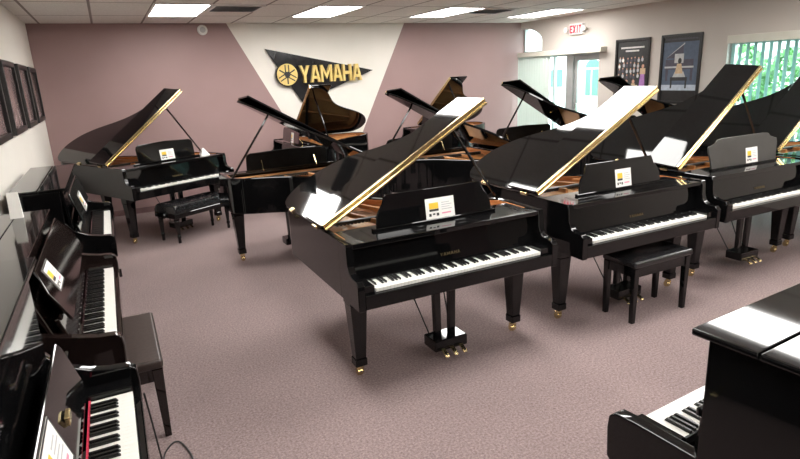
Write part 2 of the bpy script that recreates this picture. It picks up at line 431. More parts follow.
def glyph(ch):                                         # strokes as polygons in a 1 x 1 box
    s = 0.24
    if ch == 'Y': return [[(0, 1), (s, 1), (0.5, 0.60), (1-s, 1), (1, 1), (0.5+s/2, 0.40), (0.5+s/2, 0), (0.5-s/2, 0), (0.5-s/2, 0.40)]]
    if ch == 'A': return [[(0, 0), (s, 0), (0.5, 0.80), (1-s, 0), (1, 0), (0.66, 1), (0.34, 1)], [(0.27, 0.20), (0.73, 0.20), (0.67, 0.38), (0.33, 0.38)]]
    if ch == 'M': return [[(0, 0), (s*0.8, 0), (s*0.8, 0.66), (0.5, 0.16), (1-s*0.8, 0.66), (1-s*0.8, 0), (1, 0), (1, 1), (0.82, 1), (0.5, 0.46), (0.18, 1), (0, 1)]]
    if ch == 'H': return [[(0, 0), (s, 0), (s, 1), (0, 1)], [(1-s, 0), (1, 0), (1, 1), (1-s, 1)], [(s, 0.40), (1-s, 0.40), (1-s, 0.60), (s, 0.60)]]
    if ch == 'E': return [[(0, 0), (s, 0), (s, 1), (0, 1)], [(s, 0), (1, 0), (1, 0.2), (s, 0.2)], [(s, 0.8), (1, 0.8), (1, 1), (s, 1)], [(s, 0.4), (0.85, 0.4), (0.85, 0.6), (s, 0.6)]]
    if ch == 'X': return [[(0, 0), (0.28, 0), (1, 1), (0.72, 1)], [(0.72, 0), (1, 0), (0.28, 1), (0, 1)]]
    if ch == 'I': return [[(0.3, 0), (0.7, 0), (0.7, 1), (0.3, 1)]]
    if ch == 'T': return [[(0.36, 0), (0.64, 0), (0.64, 0.8), (0.36, 0.8)], [(0, 0.8), (1, 0.8), (1, 1), (0, 1)]]
def letter(ch, x, z, wd, ht, a0, a1, name, m, par, flip=False, bev=0.0, axis='y', dz=0.0):
    b = MB()
    for i, pl in enumerate(glyph(ch)):
        pts = [((x - p[0]*wd) if flip else (x + p[0]*wd), z + p[1]*ht) for p in pl]
        b.prism(pts, axis, a0 - 0.0004*i, a1, bev)
    return b.build(name, m, par)
xx = 2.925
for ch, wd in zip('YAMAHA', (0.17, 0.17, 0.20, 0.17, 0.165, 0.17)):
    letter(ch, xx, 1.835, wd, 0.275, -0.105, -0.02, 'letter', M['gold'], t)
    xx += wd + 0.012

# ------------------------------------------------------------------ exit sign, posters, frames
t = thing('exit_sign', 'white EXIT sign with red letters and two emergency lamps', 'sign', (XR, 7.88, 2.53))
MB().box(-0.06, 0, -0.16, 0.16, -0.09, 0.09, 0.006).build('housing', M['white'], t)
yy = 0.135
for ch, wd in zip('EXIT', (0.06, 0.07, 0.045, 0.06)):
    letter(ch, yy, -0.065, wd, 0.13, -0.068, -0.058, 'letter', M['exit_red'], t, flip=True, axis='x')
    yy -= wd + 0.012
for s in (-1, 1):
    MB().box(-0.04, 0, s*0.16-0.0 if s > 0 else -0.19, 0.19 if s > 0 else -0.16, -0.02, 0.02).lathe([(0.02, 0), (0.045, -0.05), (0.045, -0.065), (0, -0.066)], (-0.03, s*0.215, 0.0), 16, 'x').build('emergency_lamp', M['white'], t)

def rect(b, y0, y1, z0, z1, x): b.box(x-0.0015, x, y0, y1, z0, z1)
def blob(b, y, z, ry, rz, x, n=12): b.prism([(y + ry*math.cos(2*PI*k/n), z + rz*math.sin(2*PI*k/n)) for k in range(n)], 'x', x-0.0015, x)
def poster(yc, zc, wd, ht, label):
    t = thing('framed_poster', label, 'poster', (XR, yc, zc), 0, 'framed posters on the right wall')
    f = MB()
    for s in (-1, 1):
        f.box(-0.03, 0, s*wd/2-0.02, s*wd/2+0.02, -ht/2-0.02, ht/2+0.02, 0.003); f.box(-0.03, 0, -wd/2+0.02, wd/2-0.02, s*ht/2-0.02, s*ht/2+0.02, 0.003)
    f.build('frame', M['frame'], t)
    return t
P1 = poster(6.66, 1.80, 0.63, 0.93, 'black framed poster of a stage band with two small children, left of the two posters')
MB().box(-0.012, 0, -0.305, 0.305, -0.455, 0.455).build('poster_sheet', M['ink'], P1)
cols = [noisy('poster_'+n, c, tuple(min(1, v*1.25) for v in c), 25, 0.6) for n, c in (('silver', (0.42, 0.42, 0.42)), ('rose', (0.6, 0.1, 0.2)), ('tan', (0.5, 0.36, 0.22)), ('lilac', (0.35, 0.16, 0.4)), ('dusk', (0.06, 0.055, 0.075)), ('slate', (0.07, 0.095, 0.14)), ('pale', (0.4, 0.45, 0.52)), ('skin', (0.55, 0.3, 0.2)))]
C = {k: c for k, c in zip(('silver', 'rose', 'tan', 'lilac', 'dusk', 'slate', 'pale', 'skin'), cols)}
b = MB(); b.mi = 0
for i, (n, z) in enumerate(((26, 0.35), (15, 0.30))):                 # two lines of small white print
    for k in range(n):
        y = (n/2 - k)*0.0175
        rect(b, y-0.013, y, z-0.012, z+0.012, -0.0125)
b.build('caption', M['paper'], P1)
b = MB()
rnd = random.Random(3)
for row in range(4):
    for k in range(7 - row % 2):
        y = 0.24 - k*0.075 + rnd.uniform(-0.012, 0.012); z = 0.16 - row*0.085 + rnd.uniform(-0.012, 0.012)
        b.mi = rnd.choice((0, 0, 0, 1, 2)); blob(b, y, z, 0.022, 0.03, -0.0125)
        b.mi = 3; blob(b, y, z+0.036, 0.011, 0.013, -0.0125)
b.build('band_picture', [C['silver'], C['dusk'], M['paper'], C['skin']], P1)
b = MB()
for y, mi in ((0.085, 0), (-0.05, 1)):
    b.mi = mi; b.prism([(y-0.045, -0.34), (y+0.045, -0.34), (y+0.035, -0.20), (y-0.035, -0.20)], 'x', -0.0150, -0.0125); b.box(-0.015, -0.0125, y-0.08, y+0.08, -0.25, -0.225)
    b.mi = 2; blob(b, y, -0.17, 0.026, 0.03, -0.0130); b.mi = 3; b.box(-0.0145, -0.0125, y-0.03, y-0.005, -0.40, -0.34); b.box(-0.0145, -0.0125, y+0.005, y+0.03, -0.40, -0.34)
b.mi = 4; b.prism([(-0.28, -0.34), (-0.15, -0.34), (-0.19, 0.0), (-0.25, 0.0)], 'x', -0.0150, -0.0125); b.mi = 1; b.box(-0.016, -0.0125, -0.27, -0.17, -0.06, 0.03); b.mi = 2; blob(b, -0.22, 0.06, 0.024, 0.03, -0.0130)
b.build('children_picture', [C['rose'], C['tan'], C['skin'], C['dusk'], C['lilac']], P1)
P2 = poster(5.79, 1.795, 0.63, 0.95, 'black framed blue poster of a grand piano, right of the two posters')
MB().box(-0.012, 0, -0.305, 0.305, -0.465, 0.465).build('poster_sheet', M['frame'], P2)
b = MB(); b.mi = 0; rect(b, -0.29, 0.29, -0.30, 0.385, -0.0125)
b.mi = 1; rect(b, -0.29, 0.29, -0.30, -0.22, -0.0130)
b.mi = 2; b.prism([(0.24, 0.16), (-0.04, 0.36), (-0.05, 0.16)], 'x', -0.0145, -0.0125); rect(b, -0.22, 0.24, 0.0, 0.14, -0.0145)
rect(b, 0.19, 0.23, -0.16, 0.0, -0.0145); rect(b, -0.22, -0.18, -0.16, 0.0, -0.0145)
b.mi = 3; rect(b, -0.23, 0.25, 0.02, 0.045, -0.0155); b.prism([(0.245, 0.155), (0.23, 0.165), (-0.06, 0.372), (-0.06, 0.352)], 'x', -0.0155, -0.0125); rect(b, -0.06, 0.09, 0.09, 0.22, -0.0155)
b.mi = 4; b.prism([(0.07, -0.06), (-0.06, -0.06), (-0.03, 0.08), (0.04, 0.08)], 'x', -0.0175, -0.0125); b.mi = 5; blob(b, 0.0, 0.12, 0.03, 0.04, -0.0165)
b.mi = 3; b.prism([(0.13, -0.16), (-0.13, -0.16), (-0.07, -0.03), (0.07, -0.03)], 'x', -0.0165, -0.0125)
b.mi = 5; rect(b, -0.14, 0.14, -0.16, -0.11, -0.0180); rect(b, 0.11, 0.135, -0.27, -0.16, -0.0180); rect(b, -0.135, -0.11, -0.27, -0.16, -0.0180)
b.build('piano_picture', [C['slate'], C['pale'], C['dusk'], C['silver'], C['tan'], M['ink']], P2)
b = MB()
for k in range(22): rect(b, 0.26 - k*0.024 - 0.015, 0.26 - k*0.024, 0.415, 0.437, -0.0125)
b.build('caption', C['dusk'], P2)

def portrait_mat(seed):
    m = noisy('portrait_print_reflection', (0.09, 0.055, 0.055), (0.42, 0.31, 0.3), 3.2, 0.15, detail=6, stretch=(1, 1.3, 0.8))  # mauve blotches put the room's reflection into the print colour
    m.node_tree.nodes['Mapping'].inputs['Location'].default_value = (seed*3.1, seed*1.7, seed)
    return m
for i, (y0, y1, lab) in enumerate(((8.33, 9.15, 'black framed portrait print on the left wall nearest the corner'),
                                   (7.30, 8.10, 'black framed portrait print on the left wall, second from the corner'),
                                   (6.20, 7.02, 'black framed portrait print on the left wall, third from the corner'),
                                   (5.10, 5.92, 'black framed portrait print on the left wall, nearest the viewer'))):
    t = thing('framed_picture', lab, 'picture', (XL, (y0+y1)/2, 1.85), 0, 'framed portraits on the left wall')
    wd = (y1-y0)/2; ht = 0.335
    f = MB()
    for s in (-1, 1):
        f.box(0, 0.04, s*(wd-0.025)-0.025, s*(wd-0.025)+0.025, -ht, ht, 0.004); f.box(0, 0.04, -wd+0.05, wd-0.05, s*(ht-0.025)-0.025, s*(ht-0.025)+0.025, 0.004)
    f.build('frame', M['frame'], t)
    MB().box(0, 0.012, -wd+0.05, wd-0.05, -ht+0.05, ht-0.05).build('print', portrait_mat(i+1), t)

# ------------------------------------------------------------------ blinds
def slat_mb(z0, z1):
    arc = [(0.010*(1-(k/4)**2)-0.004, k*0.0105) for k in range(-4, 5)]
    return MB().prism(arc + [(x-0.0015, y) for x, y in arc[::-1]], 'z', z0, z1)
t = thing('vertical_blind', 'pale vertical blind drawn aside beside the glass door, under cream valance', 'blind', (XR, 0, 0))
MB().box(-0.14, 0, 7.20, 9.38, 2.115, 2.20, 0.004).build('valance', M['valance'], t)
for i in range(12):
    y = 9.36 - i*0.074
    o = slat_mb(0.04, 2.115).build('slat', M['slat'], t); o.location = (-0.08, y, 0); o.rotation_euler = (0, 0, rad(30))
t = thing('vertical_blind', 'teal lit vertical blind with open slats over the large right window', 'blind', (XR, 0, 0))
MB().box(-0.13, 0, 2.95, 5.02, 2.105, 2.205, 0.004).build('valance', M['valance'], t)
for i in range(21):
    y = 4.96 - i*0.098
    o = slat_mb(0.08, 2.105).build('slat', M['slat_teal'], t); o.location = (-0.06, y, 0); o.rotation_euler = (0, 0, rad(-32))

# ------------------------------------------------------------------ outside
struct(MB().box(XR+0.2, 60, -30, 60, -0.12, -0.02).build('ground', M['pave']))
t = thing('building', 'white stucco building across the pavement with green tinted arched windows', 'building', (18, 0, 0))
MB().box(0.0, 4, 8, 34, -0.02, 6.5).build('wall', M['stucco'], t)
f = MB()
AY, AZ = 17.78, 1.80
pts = [(AY+0.52, 0.62), (AY+0.52, AZ)] + [(AY + 0.52*math.cos(a), AZ + 0.46*math.sin(a)) for a in [PI*k/12 for k in range(1, 12)]] + [(AY-0.52, AZ), (AY-0.52, 0.62)]
fr = f.prism(pts, 'x', -0.06, 0.0).build('window_frame', M['stucco_trim'], t)
f = MB()
f.box(-0.07, -0.055, AY+0.10, AY+0.38, 0.70, AZ-0.05); f.box(-0.07, -0.055, AY-0.40, AY+0.02, 0.70, AZ-0.05)
f.prism([(AY + 0.40*math.cos(a), AZ + 0.02 + 0.34*math.sin(a)) for a in [PI*k/12 for k in range(13)]], 'x', -0.07, -0.055)
f.build('pane', M['green_glass'], fr)
for yc in (19.92, 23.2):
    fr = MB().box(-0.05, 0, yc-0.44, yc+0.44, 0.98, 1.86).build('window_frame', M['stucco'], t)
    MB().box(-0.06, -0.045, yc-0.37, yc-0.02, 1.05, 1.79).box(-0.06, -0.045, yc+0.02, yc+0.37, 1.05, 1.79).build('pane', M['green_glass'], fr)
rnd = random.Random(11)
def tree(x, y, hgt, rad_, label):
    t = thing('shrub', label, 'shrub', (x, y, -0.02), 0, 'shrubs outside the right window')
    MB().tube([(0, 0, 0), (0.03, 0.02, hgt*0.4), (0, 0.05, hgt*0.7)], [0.06, 0.05, 0.03]).build('trunk', M['bark'], t)
    b = MB()
    for k in range(900):
        a = rnd.uniform(0, 2*PI); e = math.acos(rnd.uniform(-1, 1)); r = rad_*rnd.uniform(0.55, 1)**0.5
        p = Vector((r*math.sin(e)*math.cos(a), r*math.sin(e)*math.sin(a), hgt*0.55 + hgt*0.48*math.cos(e)))
        d = Vector((rnd.uniform(-1, 1), rnd.uniform(-1, 1), rnd.uniform(-1, 1))).normalized(); n = d.orthogonal().normalized()
        s = rnd.uniform(0.07, 0.13)
        b._add([p-d*s, p+n*s*0.5, p+d*s, p-n*s*0.5], [(0, 1, 2, 3)])
    b.build('foliage', M['leaf'], t)
for x, y, hh, rr, lab in ((11.2, 7.3, 2.1, 0.75, 'leafy green shrub outside the right window at its left edge'), (10.4, 5.75, 2.0, 0.6, 'leafy green shrub outside the middle of the right window'),
                          (10.9, 4.45, 2.1, 0.6, 'leafy green shrub outside the right window at its right edge')):
    tree(x, y, hh, rr, lab)

# ------------------------------------------------------------------ keyboards
KP = 1.22/52
BLACK_AFTER = {0, 2, 3, 5, 6}                       # A, C, D, F, G (white 0 is A)
wk_me = MB().box(-KP/2+0.0005, KP/2-0.0005, 0, 0.148, -0.022, 0, 0.0012).build('white_key', M['white_key'], smooth=False)
bk_me = MB().hexa([(-0.0065, 0, 0), (0.0065, 0, 0), (0.0065, 0.096, 0), (-0.0065, 0.096, 0)], [(-0.0045, 0.008, 0.0125), (0.0045, 0.008, 0.0125), (0.0048, 0.096, 0.0125), (-0.0048, 0.096, 0.0125)], 0.001).build('black_key', M['black_key'], smooth=False)
WK, BK = wk_me.data, bk_me.data
bpy.data.objects.remove(wk_me); bpy.data.objects.remove(bk_me)
def keyboard(par, y, z, back=None):
    kb = MB()
    kb.box(-0.612, 0.612, y+0.004, y+0.158, z-0.045, z-0.024)
    kb.mi = 1; kb.box(-0.612, 0.612, y+0.1485, y+0.156, z-0.024, z+0.004)
    k = kb.build('keyboard', [M['satin'], back or M['dark']], par)
    for i in range(52):
        o = bpy.data.objects.new('white_key', WK); COL.objects.link(o); o.parent = k; o.location = (-0.61+KP*(i+0.5), y, z)
        if i % 7 in BLACK_AFTER and i < 51:
            o = bpy.data.objects.new('black_key', BK); COL.objects.link(o); o.parent = k; o.location = (-0.61+KP*(i+1), y+0.0515, z)
    return k

# ------------------------------------------------------------------ grand piano
HW = 0.735
RIM_CTRL = [(-HW, 1.36), (-0.715, 1.45), (-0.65, 1.53), (-0.54, 1.58), (-0.39, 1.58), (-0.23, 1.51), (-0.10, 1.385), (0.0, 1.24), (0.09, 1.10), (0.19, 0.98), (0.31, 0.89), (0.44, 0.825), (0.56, 0.765), (0.66, 0.695), (0.717, 0.61), (HW, 0.52)]
def rim(ext): return smooth_path([(x, y if y < 0.6 else 0.6 + (y-0.6)*(1+ext)) for x, y in RIM_CTRL], 4)
def harp_(ext, y0, d=0.0):
    q = [c for c in rim(ext) if c[0] < 0 or c[1] > y0 + 0.01]
    p = [(-HW, y0), (-HW, 0.9)] + q + [(q[-1][0] if y0 > 0.52 else HW, y0)]
    return inset(p, d) if d else p
def make_grand(ext):
    def harp(y0, d=0.0): return harp_(ext, y0, d)
    def Y(y): return y if y < 0.6 else 0.6 + (y-0.6)*(1+ext)
    t = thing('grand_piano', 'x', 'piano', (0, 0, 0), 0, 'polished black grand pianos')
    # rim and cheeks
    b = MB()
    o_, i_ = harp(0.27), harp(0.27, 0.045)
    b.prism(o_ + i_[::-1], 'z', 0.60, 0.965, 0.004)
    ck = [(0.0, 0.595), (0.0, 0.75), (0.02, 0.775), (0.09, 0.782), (0.125, 0.80), (0.145, 0.85), (0.150, 0.93), (0.160, 0.965), (0.28, 0.965), (0.28, 0.60)]
    for s in (-1, 1): b.prism(ck, 'x', s*HW, s*(HW-0.045), 0.004)
    b.build('case', M['black'], t)
    MB().box(-HW+0.045, HW-0.045, 0.03, 0.42, 0.59, 0.645, 0.003).build('keybed', M['black'], t)
    MB().box(-HW+0.045, HW-0.045, 0.002, 0.026, 0.60, 0.688, 0.004).build('key_slip', M['black'], t)
    for s in (-1, 1): MB().box(s*0.617 if s > 0 else -0.69, 0.69 if s > 0 else -0.617, 0.027, 0.185, 0.645, 0.735, 0.006).build('key_block', M['black'], t)
    MB().prism([(0.186, 0.70), (0.196, 0.70), (0.235, 0.925), (0.222, 0.925)], 'x', -0.69, 0.69, 0.002).build('fallboard', M['black'], t)
    MB().box(-0.69, 0.69, 0.160, 0.22, 0.926, 0.958, 0.006, 2).build('top_rail', M['black'], t)
    MB().box(-0.69, 0.69, 0.222, 0.50, 0.935, 0.955, 0.003).build('music_shelf', M['black'], t)
    # brand lettering on the fallboard
    br = MB(); xx = -0.075
    for ch, wd in zip('YAMAHA', (0.018, 0.02, 0.023, 0.02, 0.018, 0.02)):
        for pl in glyph(ch):
            z0, z1, y0, y1 = 0.765, 0.783, 0.1952-0.0035, 0.1995-0.0035-0.0012
            fr = [(xx+p[0]*wd, y0+(y1-y0)*p[1]-0.0015, z0+(z1-z0)*p[1]) for p in pl]
            bk = [(q[0], q[1]+0.004, q[2]) for q in fr]
            n = len(fr)
            br._add(fr+bk, [tuple(range(n)), tuple(range(n, 2*n))]+[(i, (i+1) % n, n+(i+1) % n, n+i) for i in range(n)])
        xx += wd+0.006
    br.build('brand_lettering', M['old_brass'], t)
    # inside
    a_, c_ = harp(0.30, 0.046), harp(0.30, 0.056)
    MB().prism(a_ + c_[::-1], 'z', 0.872, 0.957).build('inner_rim', M['wood'], t)
    MB().prism(harp(0.30, 0.05), 'z', 0.86, 0.872).build('soundboard', M['spruce'], t)
    pl = MB()
    pin = inset([p for p in harp(0.52, 0.0)], 0.085)
    pl.prism(pin + inset(harp(0.66), 0.19)[::-1], 'z', 0.895, 0.915, 0.003)
    pl.box(-0.62, 0.62, 0.31, 0.66, 0.896, 0.916, 0.003)
    for x0, x1, y1 in ((-0.30, -0.48, 1.42), (-0.05, -0.22, 1.34), (0.22, 0.08, 1.00), (0.44, 0.36, 0.82)):
        pl.hexa([(x0-0.014, 0.64, 0.915), (x0+0.014, 0.64, 0.915), (x1+0.014, Y(y1), 0.915), (x1-0.014, Y(y1), 0.915)], [(x0-0.012, 0.64, 0.952), (x0+0.012, 0.64, 0.952), (x1+0.012, Y(y1), 0.942), (x1-0.012, Y(y1), 0.942)], 0.004)
    pl.build('iron_plate', M['plate'], t)
    st = MB()
    for k in range(46):
        x0 = -0.58 + k*0.0255
        x1 = x0 - 0.14
        ye = 1.40 if x1 < -0.35 else (1.40 - (x1+0.35)*0.95)
        if x1 < -0.62: x1 = -0.62
        if ye < 0.78: ye = 0.78
        st._add([(x0-0.0022, 0.66, 0.924), (x0+0.0022, 0.66, 0.924), (x1+0.0022, Y(ye), 0.922), (x1-0.0022, Y(ye), 0.922)], [(0, 1, 2, 3)])
    st.build('strings', M['string'], t)
    d = MB(); d.box(-0.60, 0.60, 0.70, 0.735, 0.938, 0.956, 0.003)
    for k in range(40): d.box(-0.58+k*0.027, -0.565+k*0.027, 0.705, 0.755, 0.928, 0.945)
    d.build('damper_rail', M['satin'], t)
    # music desk (leaning back on the shelf) and its rail
    MB().box(-0.47, 0.47, 0.345, 0.375, 0.9555, 0.972, 0.003).build('desk_ledge', M['black'], t)
    # lid
    LW = 1.425
    lid = MB().prism([((p[0]+HW+0.010)*LW/1.49, p[1]) for p in harp(0.48, -0.010)], 'z', 0.0, 0.024, 0.004).build('lid', M['black'], t)
    lid.location = (-HW-0.005, 0, 0.968)
    fl = MB().box(0.0, LW, 0.004, 0.33, 0.0, 0.02, 0.005).build('lid_flap', M['black'], lid); fl.location = (0, 0.48, 0.032)
    hb = MB(); hb.box(0.01, LW-0.005, 0.462, 0.4795, 0.006, 0.020, 0.002); hb.box(0.01, LW-0.005, 0.4655, 0.4835, 0.036, 0.052, 0.002); hb.box(0.01, LW-0.005, 0.472, 0.484, 0.02, 0.036)
    hb.build('lid_hinge', M['brass'], lid)
    for y in (0.62, 1.15): MB().box(-0.018, 0.018, y-0.035, y+0.035, 0.002, 0.03, 0.003).build('side_hinge', M['brass'], lid)
    # legs, casters
    def leg(x, y):
        def sq(r, z): return [(x-r, y-r, z), (x+r, y-r, z), (x+r, y+r, z), (x-r, y+r, z)]
        l = MB()
        l.hexa(sq(0.060, 0.52), sq(0.060, 0.598), 0.004); l.hexa(sq(0.036, 0.14), sq(0.056, 0.52), 0.004); l.hexa(sq(0.041, 0.085), sq(0.041, 0.14), 0.005)
        o = l.build('leg', M['black'], t)
        c = MB(); c.lathe([(0.02, 0.085), (0.02, 0.06)], (x, y, 0), 10); c.lathe([(0.0, -0.016), (0.024, -0.016), (0.028, 0.0), (0.024, 0.016), (0.0, 0.016)], (x, y+0.012, 0.028), 14, 'x')
        for s in (-1, 1): c.box(x+s*0.021-0.003, x+s*0.021+0.003, y-0.008, y+0.02, 0.022, 0.068)
        c.build('caster', M['brass'], o)
    leg(-0.625, 0.335); leg(0.625, 0.335); leg(-0.30, Y(1.30))
    # pedal lyre
    l = MB()
    for s in (-1, 1): l.prism([(s*0.055-0.024, 0.16), (s*0.055+0.024, 0.16), (s*0.062+0.028, 0.592), (s*0.062-0.028, 0.592)], 'y', 0.275, 0.315, 0.004)
    l.box(-0.13, 0.13, 0.20, 0.36, 0.085, 0.165, 0.012, 2); l.box(-0.11, 0.11, 0.26, 0.33, 0.56, 0.592)
    ly = l.build('pedal_lyre', M['black'], t)
    for x in (-0.07, 0, 0.07): MB().prism([(0.22, 0.098), (0.22, 0.110), (0.18, 0.102), (0.145, 0.085), (0.130, 0.070), (0.140, 0.064), (0.18, 0.088)], 'x', x-0.015, x+0.015, 0.003).build('pedal', M['brass'], ly)
    for s in (-1, 1): MB().tube([(s*0.08, 0.35, 0.13), (s*0.16, 0.62, 0.60)], 0.005).build('brace_rod', M['satin'], ly)
    return t

def ogee(wb, wt, ht):            # desk with sweeping shoulders
    r = [(wb, 0), (wb, ht*0.10), (wb*0.985, ht*0.32), (wb*0.95, ht*0.50), (wt*1.07, ht*0.72), (wt*1.03, ht*0.90), (wt, ht)]
    return [(-x, z) for x, z in r][::-1][::-1] and ([(x, z) for x, z in r] + [(-x, z) for x, z in r][::-1])
def scallop(wb, wt, ht):
    r = [(wb*0.94, 0), (wb*0.965, ht*0.35), (wb, ht*0.62), (wb*0.99, ht*0.76), (wb*0.90, ht*0.80), (wb*0.80, ht*0.86), (wb*0.74, ht*0.97), (wb*0.6, ht)]
    return [(x, z) for x, z in r] + [(-x, z) for x, z in r][::-1]
def plain(wb, wt, ht):
    r = [(wb, 0), (wb, ht*0.72), (wb*0.97, ht*0.86), (wb*0.9, ht*0.93), (0.0, ht*1.0)]
    return [(x, z) for x, z in r] + [(-x, z) for x, z in r[:-1]][::-1]
def add_desk(par, outline, m, y=0.352, lean=16, props=True, up=True):
    o = MB().prism([(x, z) for x, z in outline], 'y', 0, 0.016, 0.003).build('music_desk', m, par)
    o.location = (0, y, 0.9725 + 0.0); o.rotation_euler = (rad(-lean), 0, 0)
    if props:
        for s in (-1, 1): MB().tube([(s*0.30, 0.018, 0.10), (s*0.30, 0.105, 0.015)], 0.007, 6).build('desk_prop', M['brass'], o)
    return o
GRANDS = {}
B_, C_ = ogee(0.44, 0.36, 0.205), ogee(0.44, 0.35, 0.215)
grands = [
 ('B', 'black grand standing foremost in the centre of the carpet, lid raised', 1.836, 2.79, 0, 30, B_, None, True),
 ('C', 'black grand with a plain black bench before its keys, right of the foremost one', 3.52, 2.775, 0, 30, C_, None, True),
 ('D', 'black grand with a tall scalloped grey music desk, near the large right window', 5.155, 2.83, 0, 39, scallop(0.50, 0.4, 0.26), M['grey_desk'], True),
 ('K', 'black grand cut off by the right picture edge, lid raised before the window', 6.70, 2.88, 0, 38.5, None, None, True),
 ('A', 'black grand against the mauve wall at left with a tufted bench before it', 0.765, 7.56, rad(27), 35.5, plain(0.40, 0.4, 0.24), None, True),
 ('E', 'black grand seen from its tail, leftmost of the second row, behind the foremost one', 1.69, 6.44, PI+rad(1.5), 30, plain(0.46, 0.4, 0.20), M['matte'], True),
 ('G', 'black grand seen from its tail, second from left in the second row', 3.37, 6.43, PI, 29.5, plain(0.46, 0.4, 0.20), M['matte'], True),
 ('I', 'black grand seen from its tail, third in the second row, before the door blind', 4.98, 6.43, PI, 30.5, plain(0.46, 0.4, 0.20), M['matte'], True),
 ('J', 'black grand of the second row farthest right, lid tip below the band poster', 6.65, 6.43, PI, 29.5, plain(0.46, 0.4, 0.20), M['matte'], True),
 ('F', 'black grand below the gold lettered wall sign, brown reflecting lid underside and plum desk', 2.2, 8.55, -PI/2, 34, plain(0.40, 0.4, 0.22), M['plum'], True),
 ('H', 'black grand by the back wall right of the white wedge, brass edged lid raised', 4.60, 8.55, -PI/2, 35, plain(0.40, 0.4, 0.22), None, True)]
EXT = {'A': 0.35, 'F': 0.12, 'H': 0.12, 'D': 0.05, 'K': 0.05}
MASTER = {}
copies = []
for row in grands:
    e = EXT.get(row[0], -0.07)
    if e in MASTER: copies.append(copy_tree(MASTER[e]))
    else:
        MASTER[e] = make_grand(e); copies.append(MASTER[e])
for g, (key, lab, x, y, rz, an, dk, dm, ks) in zip(copies, grands):
    g.location = (x, y, 0); g.rotation_euler = (0, 0, rz); g['label'] = lab
    lid = [c for c in g.children if c.name.split('.')[0] == 'lid'][0]
    a = rad(an); lid.rotation_euler = (0, -a, 0)
    if key in 'EGIJ': lid.scale = (1.03, 1, 1)
    if key in 'DK': lid.scale = (0.93, 1, 1)
    if key in 'ADKEGIJ': [c for c in lid.children if c.name.split('.')[0] == 'lid_flap'][0].rotation_euler = (rad(5.5), 0, 0)
    u = 1.16
    MB().tube([(0.700, 0.63, 0.955), (-HW-0.005+u*math.cos(a), 0.60, 0.967+u*math.sin(a))], 0.011, 8).build('lid_prop', M['black'], g)
    keyboard(g, 0.03, 0.712)
    if key in 'EGIJ':                    # music desk slid towards the player
        for c in g.children:
            n = c.name.split('.')[0]
            if n == 'music_shelf': c.scale = (1, 0.28, 1); c.location = (0, 0.16, 0)
            if n == 'desk_ledge': c.location = (0, -0.08, 0)
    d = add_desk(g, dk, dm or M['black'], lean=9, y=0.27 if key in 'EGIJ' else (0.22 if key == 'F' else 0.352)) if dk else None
    GRANDS[key] = (g, d)

# ------------------------------------------------------------------ price cards
def card(mw, wd, ht, label, var=0):
    t = thing('price_card', label, 'card', (0, 0, 0), 0, 'white price cards on the music desks')
    t.matrix_world = mw
    MB().box(-wd/2, wd/2, -0.002, 0, 0, ht).build('sheet', M['paper'], t)
    b = MB()
    b.mi = 0
    if var == 2:
        for x0, x1, z0, z1 in ((-wd/2, wd/2, 0, 0.006), (-wd/2, wd/2, ht-0.006, ht), (-wd/2, -wd/2+0.006, 0, ht), (wd/2-0.006, wd/2, 0, ht)):
            b.mi = 1; b.box(x0, x1, -0.003, -0.002, z0, z1)
    b.mi = 0; b.box(-wd*0.38, -wd*0.06, -0.003, -0.002, ht*0.48, ht*0.78)
    b.mi = 1; b.box(-wd*0.38, -wd*0.06, -0.003, -0.002, ht*0.36, ht*0.47)
    for k in range(3): b.box(-wd*0.40+k*wd*0.13, -wd*0.32+k*wd*0.13, -0.003, -0.002, ht*0.12+0.008*(k % 2), ht*0.26)
    b.mi = 2
    for k in range(4): b.box(wd*0.05, wd*(0.33+0.08*(k % 2)), -0.003, -0.002, ht*(0.72-0.11*k), ht*(0.755-0.11*k))
    b.mi = 3; b.box(wd*0.05, wd*0.36, -0.003, -0.002, ht*0.18, ht*0.25)
    b.build('print', [M['yellow'], M['ink'], M['grey_ink'], M['pink_ink']], t)
    return t
bpy.context.view_layer.update()
for key, x, wd, ht, lab in (('B', 0.03, 0.22, 0.135, 'white price card with yellow square on the foremost centre grand'),
                            ('C', 0.02, 0.17, 0.14, 'white price card on the music desk of the grand with the black bench'),
                            ('D', 0.10, 0.17, 0.14, 'white price card on the scalloped grey music desk'),
                            ('A', 0.0, 0.20, 0.13, 'white price card on the music desk of the grand by the mauve wall'),
                            ('F', 0.12, 0.12, 0.15, 'small white price card on the plum music desk below the wall sign')):
    g, d = GRANDS[key]
    card(g.matrix_world @ d.matrix_basis @ Matrix.Translation((x, -0.001, 0.001)), wd, ht, lab)
g, d = GRANDS['A']
pp = MB().hexa([(-0.07, -0.03, 0), (0.07, -0.03, 0), (0.07, -0.027, 0), (-0.07, -0.027, 0)], [(-0.02, 0.0, 0.1), (0.0, 0.0, 0.1), (0.0, 0.003, 0.1), (-0.02, 0.003, 0.1)]).hexa([(-0.07, 0.033, 0), (0.07, 0.033, 0), (0.07, 0.03, 0), (-0.07, 0.03, 0)], [(-0.02, 0.006, 0.1), (0.0, 0.006, 0.1), (0.0, 0.003, 0.1), (-0.02, 0.003, 0.1)]).build('folded_paper', M['paper'])
tag(pp, 'white folded paper standing at the right end of the left grand', 'paper')
pp.matrix_world = g.matrix_world @ Matrix.Translation((0.52, 0.32, 0.9555))

